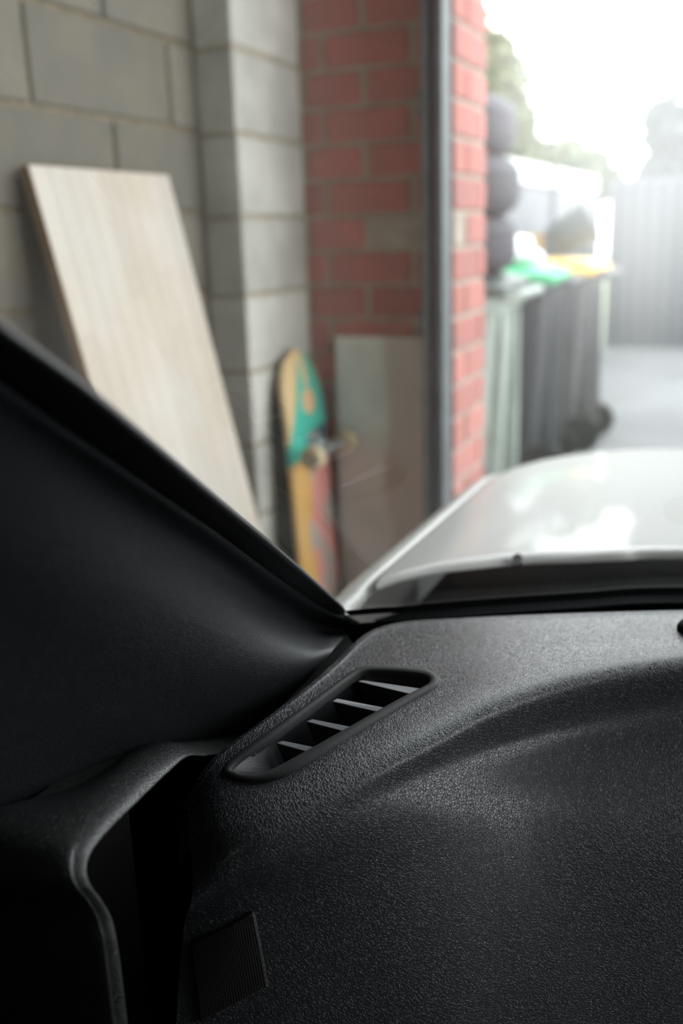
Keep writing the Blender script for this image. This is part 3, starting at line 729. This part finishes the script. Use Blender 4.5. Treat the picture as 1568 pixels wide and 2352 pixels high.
# duct: the long outboard side slopes in towards the slats, the other sides drop straight
def vproj(px, py, depth):
    """point on the plane parallel to the vent mouth, depth below it, on the given line of sight"""
    d = ray(px, py); return EYE + d * (((vc - vn * depth) - EYE).dot(vn) / d.dot(vn))
floor_px = zc([(300, 800), (330, 788), (372, 745), (385, 700), (410, 600), (580, 470), (740, 345), (880, 232), (920, 200), (950, 185), (1010, 180), (1140, 185), (1250, 196), (1300, 210), (1318, 226), (1310, 245), (1285, 262), (1185, 315), (1035, 398), (840, 508), (640, 620), (500, 710), (420, 760), (380, 785), (350, 800), (330, 806), (310, 806)])
fl = resample(floor_px, 4)
wall_mid, wall_low = [], []
for k, (q, f) in enumerate(zip(hIf, fl)):
    s = k / 4
    slope = 1.0 if (0 <= s < 8.5 or s >= 21.5) else 0.0           # sloping side and scooped near end
    f3 = vproj(*f, .012)
    wall_mid.append((f3 if slope else q - vn * .012))
    wall_low.append((vproj(*f, .013) - vn * .022) if slope else q - vn * .034)
ring_mesh('duct', [[q - vn * .002 for q in hIf], wall_mid, wall_low], M['vent'], vent)
# slats: thin fins with a flat top edge coloured as lit and a deep web below
slats = [((890, 222), (921, 214), (1268, 264), (1215, 300)), ((738, 342), (768, 324), (1062, 381), (1010, 405)),
         ((580, 462), (620, 447), (862, 495), (808, 522)), ((402, 592), (440, 576), (642, 617), (588, 645))]
webs = []
for q in slats:
    tp = [vproj(*zc([p])[0], dd) for p, dd in zip(q, (.0005, .001, .009, .0085))]                   # A near-left, B far-left, C far-right, D near-right
    A, B, Cc, D = tp
    dn = -vn * .026
    fwd = (B - A) * .0
    # near face overhangs a little; top bevel
    lean = ((A + D) / 2 - (B + Cc) / 2).normalized() * -.004
    low = [p + dn + lean for p in (A, B, Cc, D)]
    A2, B2 = low[0] + (D - A) * .0, low[1]
    vs = [A, B, Cc, D] + low; fs = [(0, 1, 2, 3), (7, 6, 5, 4), (0, 4, 5, 1), (1, 5, 6, 2), (2, 6, 7, 3), (3, 7, 4, 0)]
    me = bpy.data.meshes.new('slat'); me.from_pydata([tuple(v) for v in vs], [], fs); me.update()
    bm = bmesh.new(); bm.from_mesh(me); bmesh.ops.recalc_face_normals(bm, faces=bm.faces)
    bmesh.ops.bevel(bm, geom=list(bm.edges), offset=.0003, segments=2, affect='EDGES', clamp_overlap=True); bm.to_mesh(me); bm.free()
    o = link_mesh('slat', me, M['slat'], vent); me.materials.append(M['bezel'])
    for p in me.polygons: p.material_index = 0 if p.normal.dot(vn) > .55 else 1  # pale tops over dark webs: light and shade set by face colour

# 2-D test for the hole in the dashboard (in the plane of the vent)
e1 = vn.orthogonal().normalized(); e2 = vn.cross(e1)
poly = [(((p + q) / 2 - vc).dot(e1), ((p + q) / 2 - vc).dot(e2)) for p, q in zip(hOf, hIf)]
def inside(c):
    if abs((c - vc).dot(vn)) > .03: return False
    x, y = (c - vc).dot(e1), (c - vc).dot(e2); r = False; j = len(poly) - 1
    for i in range(len(poly)):
        if (poly[i][1] > y) != (poly[j][1] > y) and x < (poly[j][0] - poly[i][0]) * (y - poly[i][1]) / (poly[j][1] - poly[i][1]) + poly[i][0]: r = not r
        j = i
    return r
# a finer grid near the vent keeps the hole under the bezel
grid_mesh('dashboard', smooth_dash([lip2, lip, colB, colB2, colBm, colC, colC1, colD, colE, colF], 40, 28), M['dash'], car, skip=inside)

# --- round sensor at the right edge of the dash
p0, n0 = hit(1600, 1447)
bm = bmesh.new(); q = n0.to_track_quat('Z', 'Y').to_matrix().to_4x4()
bm_lathe(bm, [(.0135, -.003), (.0135, .002), (.012, .0045), (.009, .0055), (.0001, .0058)], Matrix.Translation(p0) @ q, 32)
fin('sensor', bm, M['black'], car, True)

# --- hook tape patch
tape_c = [(444, 2176), (562, 2098), (592, 2126), (612, 2262), (600, 2290), (458, 2330)]
tp = [hit(x, y) for x, y in ((442, 2166), (580, 2094), (612, 2262), (462, 2340))]
Pa, Pb, Pc, Pd = [t[0] for t in tp]; tn = sum((t[1] for t in tp), Vector()).normalized()
tape = empty('hook_tape', (0, 0, 0)); tape.parent = car; tag(tape, 'black woven hook tape stuck on dash')
NU, NV = 26, 30
Gt = []
for i in range(NV + 1):
    row = []
    for j in range(NU + 1):
        p = (Pa * (1 - j / NU) + Pb * (j / NU)) * (1 - i / NV) + (Pd * (1 - j / NU) + Pc * (j / NU)) * (i / NV)
        r = bvh.find_nearest(p); n_ = r[1] if r[1].dot(tn) > 0 else -r[1]
        row.append(r[0] + n_ * .0008)
    Gt.append(row)
grid_mesh('backing', Gt, M['black'], tape, thick=.0012)
vs, fs = [], []
du = (Pb - Pa).normalized(); dv = (Pd - Pa).normalized()
for i in range(NV):
    for j in range(NU):
        c = (Gt[i][j] + Gt[i + 1][j + 1]) / 2; k = len(vs); s = .0021
        a_, b_ = (du * s, dv * s * .8)
        if (i + j) % 2: a_ = a_ * .7
        vs += [c - a_ - b_, c + a_ - b_, c + a_ + b_, c - a_ + b_, c + tn * .0014 - a_ * .35 - b_ * .4, c + tn * .0014 + a_ * .35 - b_ * .4, c + tn * .0014 + a_ * .35 + b_ * .4, c + tn * .0014 - a_ * .35 + b_ * .4]
        fs += [(k + 4, k + 5, k + 6, k + 7), (k, k + 1, k + 5, k + 4), (k + 1, k + 2, k + 6, k + 5), (k + 2, k + 3, k + 7, k + 6), (k + 3, k, k + 4, k + 7)]
hk = raw('hooks', vs, fs, mat('hook_nylon', (0.02, 0.02, 0.02), 0.4), tape); tag(hk, kind='stuff')

# --- door trim: a moulded panel whose rounded edge catches the light
ridge = [(640, 1700, -.29), (560, 1722, -.288), (480, 1736, -.285), (435, 1738, -.282), (390, 1775, -.279), (320, 1843, -.275), (255, 1908, -.270), (215, 1958, -.266), (203, 1998, -.263), (214, 2036, -.260),
         (240, 2072, -.257), (262, 2115, -.254), (274, 2170, -.251), (286, 2260, -.248), (298, 2370, -.245), (310, 2560, -.24), (325, 2900, -.24)]
K = [onx(x, y, X) for x, y, X in ridge]
rows_ = [[] for _ in range(7)]      # row 3 stays empty: the edge is one plain roll
for i, (x, y, X) in enumerate(ridge):
    f = min(1.0, max(0.0, (i - 3) / 5)); ux, uy = -.60 - .40 * f, -.80 * (1 - f)      # which way the panel lies from its edge
    big = (50, 50, 55, 75, 130, 220, 340, 440, 520, 560, 600, 600, 600, 600, 600, 600, 600)[i]
    rows_[0].append(K[i] + Vector((-.055, 0, 0)))
    rows_[1].append(K[i] + Vector((-.012, 0, 0)))
    rows_[2].append(K[i] + Vector((-.001, 0, 0)))
    yy = K[i].y; g = 1 - f
    rows_[4].append(ony(x + ux * 34, y + uy * 34, yy - .005) * f + (K[i] + Vector((-.012, 0, .006))) * g)
    rows_[5].append(ony(x + ux * 100, y + uy * 100, yy - .009) * f + (K[i] + Vector((-.030, 0, .002))) * g)
    rows_[6].append(ony(x + ux * big, y + uy * big, yy - .014) * f + (K[i] + Vector((-.060, 0, -.02))) * g)
grid_mesh('door_trim', smooth_grid([r for r in rows_ if r], 6, 6), M['trim_gloss'], car)
slab_poly('door_panel', [Vector((-.37, y, z)) for y, z in ((-1.2, 1.0), (.18, .97), (.40, .88), (.60, .80), (.66, .76), (.66, .3), (-1.2, .3))], (1, 0, 0), .06, M['black'], car, .004)
box('gap_filler', (-.345, .45, .30), (-.285, .74, .765), M['black'], car)  # added black box, stops light leaking between pillar trim and dashboard
box('footwell', (-.40, .75, .10), (1.25, .79, .70), M['black'], car)
box('floor_pan', (-.40, -1.2, .08), (1.25, .79, .12), M['black'], car)
# --- roof lining behind the top of the windscreen, right-hand door and rear bulkhead
tl = G[-1]
grid_mesh('roof_lining', [[p + Vector((0, 0, .002)) for p in tl], [p + Vector((0, -.06, .02)) for p in tl], [Vector((p.x, -.3, 1.30)) for p in tl], [Vector((p.x, -1.27, 1.30)) for p in tl]], M['felt'], car, thick=.006)
LT = [(-.20, .02, 1.20), (-.20, -.1, 1.26), (-.20, -.3, 1.30), (-.20, -1.27, 1.30)]; LB = [(-.335, .02, .985), (-.335, -.1, .99), (-.335, -.3, .995), (-.335, -1.27, .995)]
sw = grid_mesh('side_window', [[Vector(p) for p in LT], [Vector(p) for p in LB]], M['tint'], car, thick=.004); tag(sw, 'side window by the pillar, dark tint added to block light')
grid_mesh('roof_rail', [[p + Vector((.01, 0, 0)) for p in map(Vector, LT)], [p + Vector((-.03, 0, .0)) for p in map(Vector, LT)]], M['felt'], car, thick=.02)
box('rear_bulkhead', (-.40, -1.30, .1), (1.25, -1.24, 1.31), M['felt'], car)
box('passenger_door', (1.18, -1.25, .1), (1.25, .70, .85), M['trim'], car)
sg = box('side_window', (1.20, -1.25, .85), (1.204, .40, 1.30), M['tint'], car); tag(sg, 'side window, dark tint added to block light')

# --- bodywork ahead of the glass
def bz(x, y):
    s = max(0, y - .95); lat = max(0.0, -.02 - x)
    return .800 + .010 * min(1, (x + .3) / .3) - .06 * s - .30 * max(0, y - 1.35) ** 1.6 - .10 * max(0, -.24 - x) ** 1.0 * 0
bl = [(-.2955, .745), (-.297, .95), (-.300, 1.12), (-.292, 1.25), (-.272, 1.40), (-.245, 1.52), (-.20, 1.62), (-.14, 1.69), (-.05, 1.73)]
rear = [onz(x, y, .803) for x, y in ((856, 1337), (930, 1318), (1000, 1302), (1100, 1286), (1186, 1274), (1300, 1268), (1430, 1261), (1568, 1256))] + [Vector((.2, .99, .81)), Vector((.5, 1.0, .81)), Vector((.9, .93, .80))]
def lerp_list(L, t):
    f = t * (len(L) - 1); i = min(int(f), len(L) - 2); return L[i] * (1 - (f - i)) + L[i + 1] * (f - i)
# bonnet as a grid: rows go forward, columns left to right
rearc = crom(rear, 6); NB = 40; Gb = []
front_y = lambda x: 1.93 - 18.5 * max(0, -.05 - x) ** 3 - .05 * max(0, x - .5)
def left_at(y): return -.2965 - .075 * max(0, y - .75)
def crown(y): return .804 - .092 * max(0, y - .78) - .05 * max(0, y - 1.45) ** 2
left_x = -.2965
cols = [p for p in rearc]
for j, p in enumerate(cols):
    col = []
    u = max(0, 1 - (p.x - left_x) / .45)
    for i in range(NB + 1):
        t = i / NB; fy = front_y(left_at(1.35) if j == 0 else p.x - .045 * u)
        y = p.y + (fy - p.y) * t
        x = p.x + (left_at(y) - left_x) * u
        edge = max(0.0, 1 - (p.x - left_x) / .05)
        z = crown(y) + .010 * min(1, max(0, (x + .3) / .35)) - .005 * edge ** 2 - .045 * max(0, (t - .88) / .12) ** 2
        col.append(Vector((x, y, z)))
    col = [Vector((p.x, p.y, col[0].z - .006)), ] + col
    Gb.append(col)
Gb = [[Gb[j][i] for j in range(len(Gb))] for i in range(len(Gb[0]))]
bon = grid_mesh('bonnet', Gb, M['paint'], car, thick=.0015)
# fender: from the shut line over the shoulder and down the side
Lp = [Vector((left_at(.66 + .95 * k / 24) - .003, .66 + .95 * k / 24, 0)) for k in range(25)]
Gf = []
for p in Lp:
    y = p.y; zt = crown(y) - .006 - .25 * max(0, y - 1.38) ** 1.5; x = p.x + .8 * max(0, y - 1.38) ** 2
    Gf.append([Vector((x + .001, y, zt - .012)), Vector((x, y, zt - .001)), Vector((x - .004, y, zt + .0005)), Vector((x - .014, y, zt - .001)), Vector((x - .022, y, zt - .006)),
               Vector((x - .031, y, zt - .020)), Vector((x - .040, y, zt - .06)), Vector((x - .050, y, zt - .18)), Vector((x - .045, y, zt - .45))])
grid_mesh('fender', Gf, M['paint'], car, thick=.0012)
# cowl in front of the glass
c0 = [p + Vector((0, -.005, -.012)) for p in bc[10:]]
c2 = [Vector((p.x, p.y + .004, .765)) for p in [lerp_list(rearc, k / (len(c0) - 1)) for k in range(len(c0))]]
c1 = [(a_ + b_) / 2 + Vector((0, 0, -.030)) for a_, b_ in zip(c0, c2)]
c3 = [p + Vector((0, .06, -.03)) for p in c2]
grid_mesh('cowl_panel', [c0, c1, c2, c3], M['cowl'], car, thick=.002)
p = onz(1188, 1276, .803); box('bonnet_buffer', p + Vector((-.004, -.004, -.012)), p + Vector((.004, .004, .0015)), M['cowl'], car, .002, 2)
# side of the car under the glass edge, outside
box('engine_bay_side', (-.34, .80, .1), (1.2, 1.40, .68), M['black'], car)
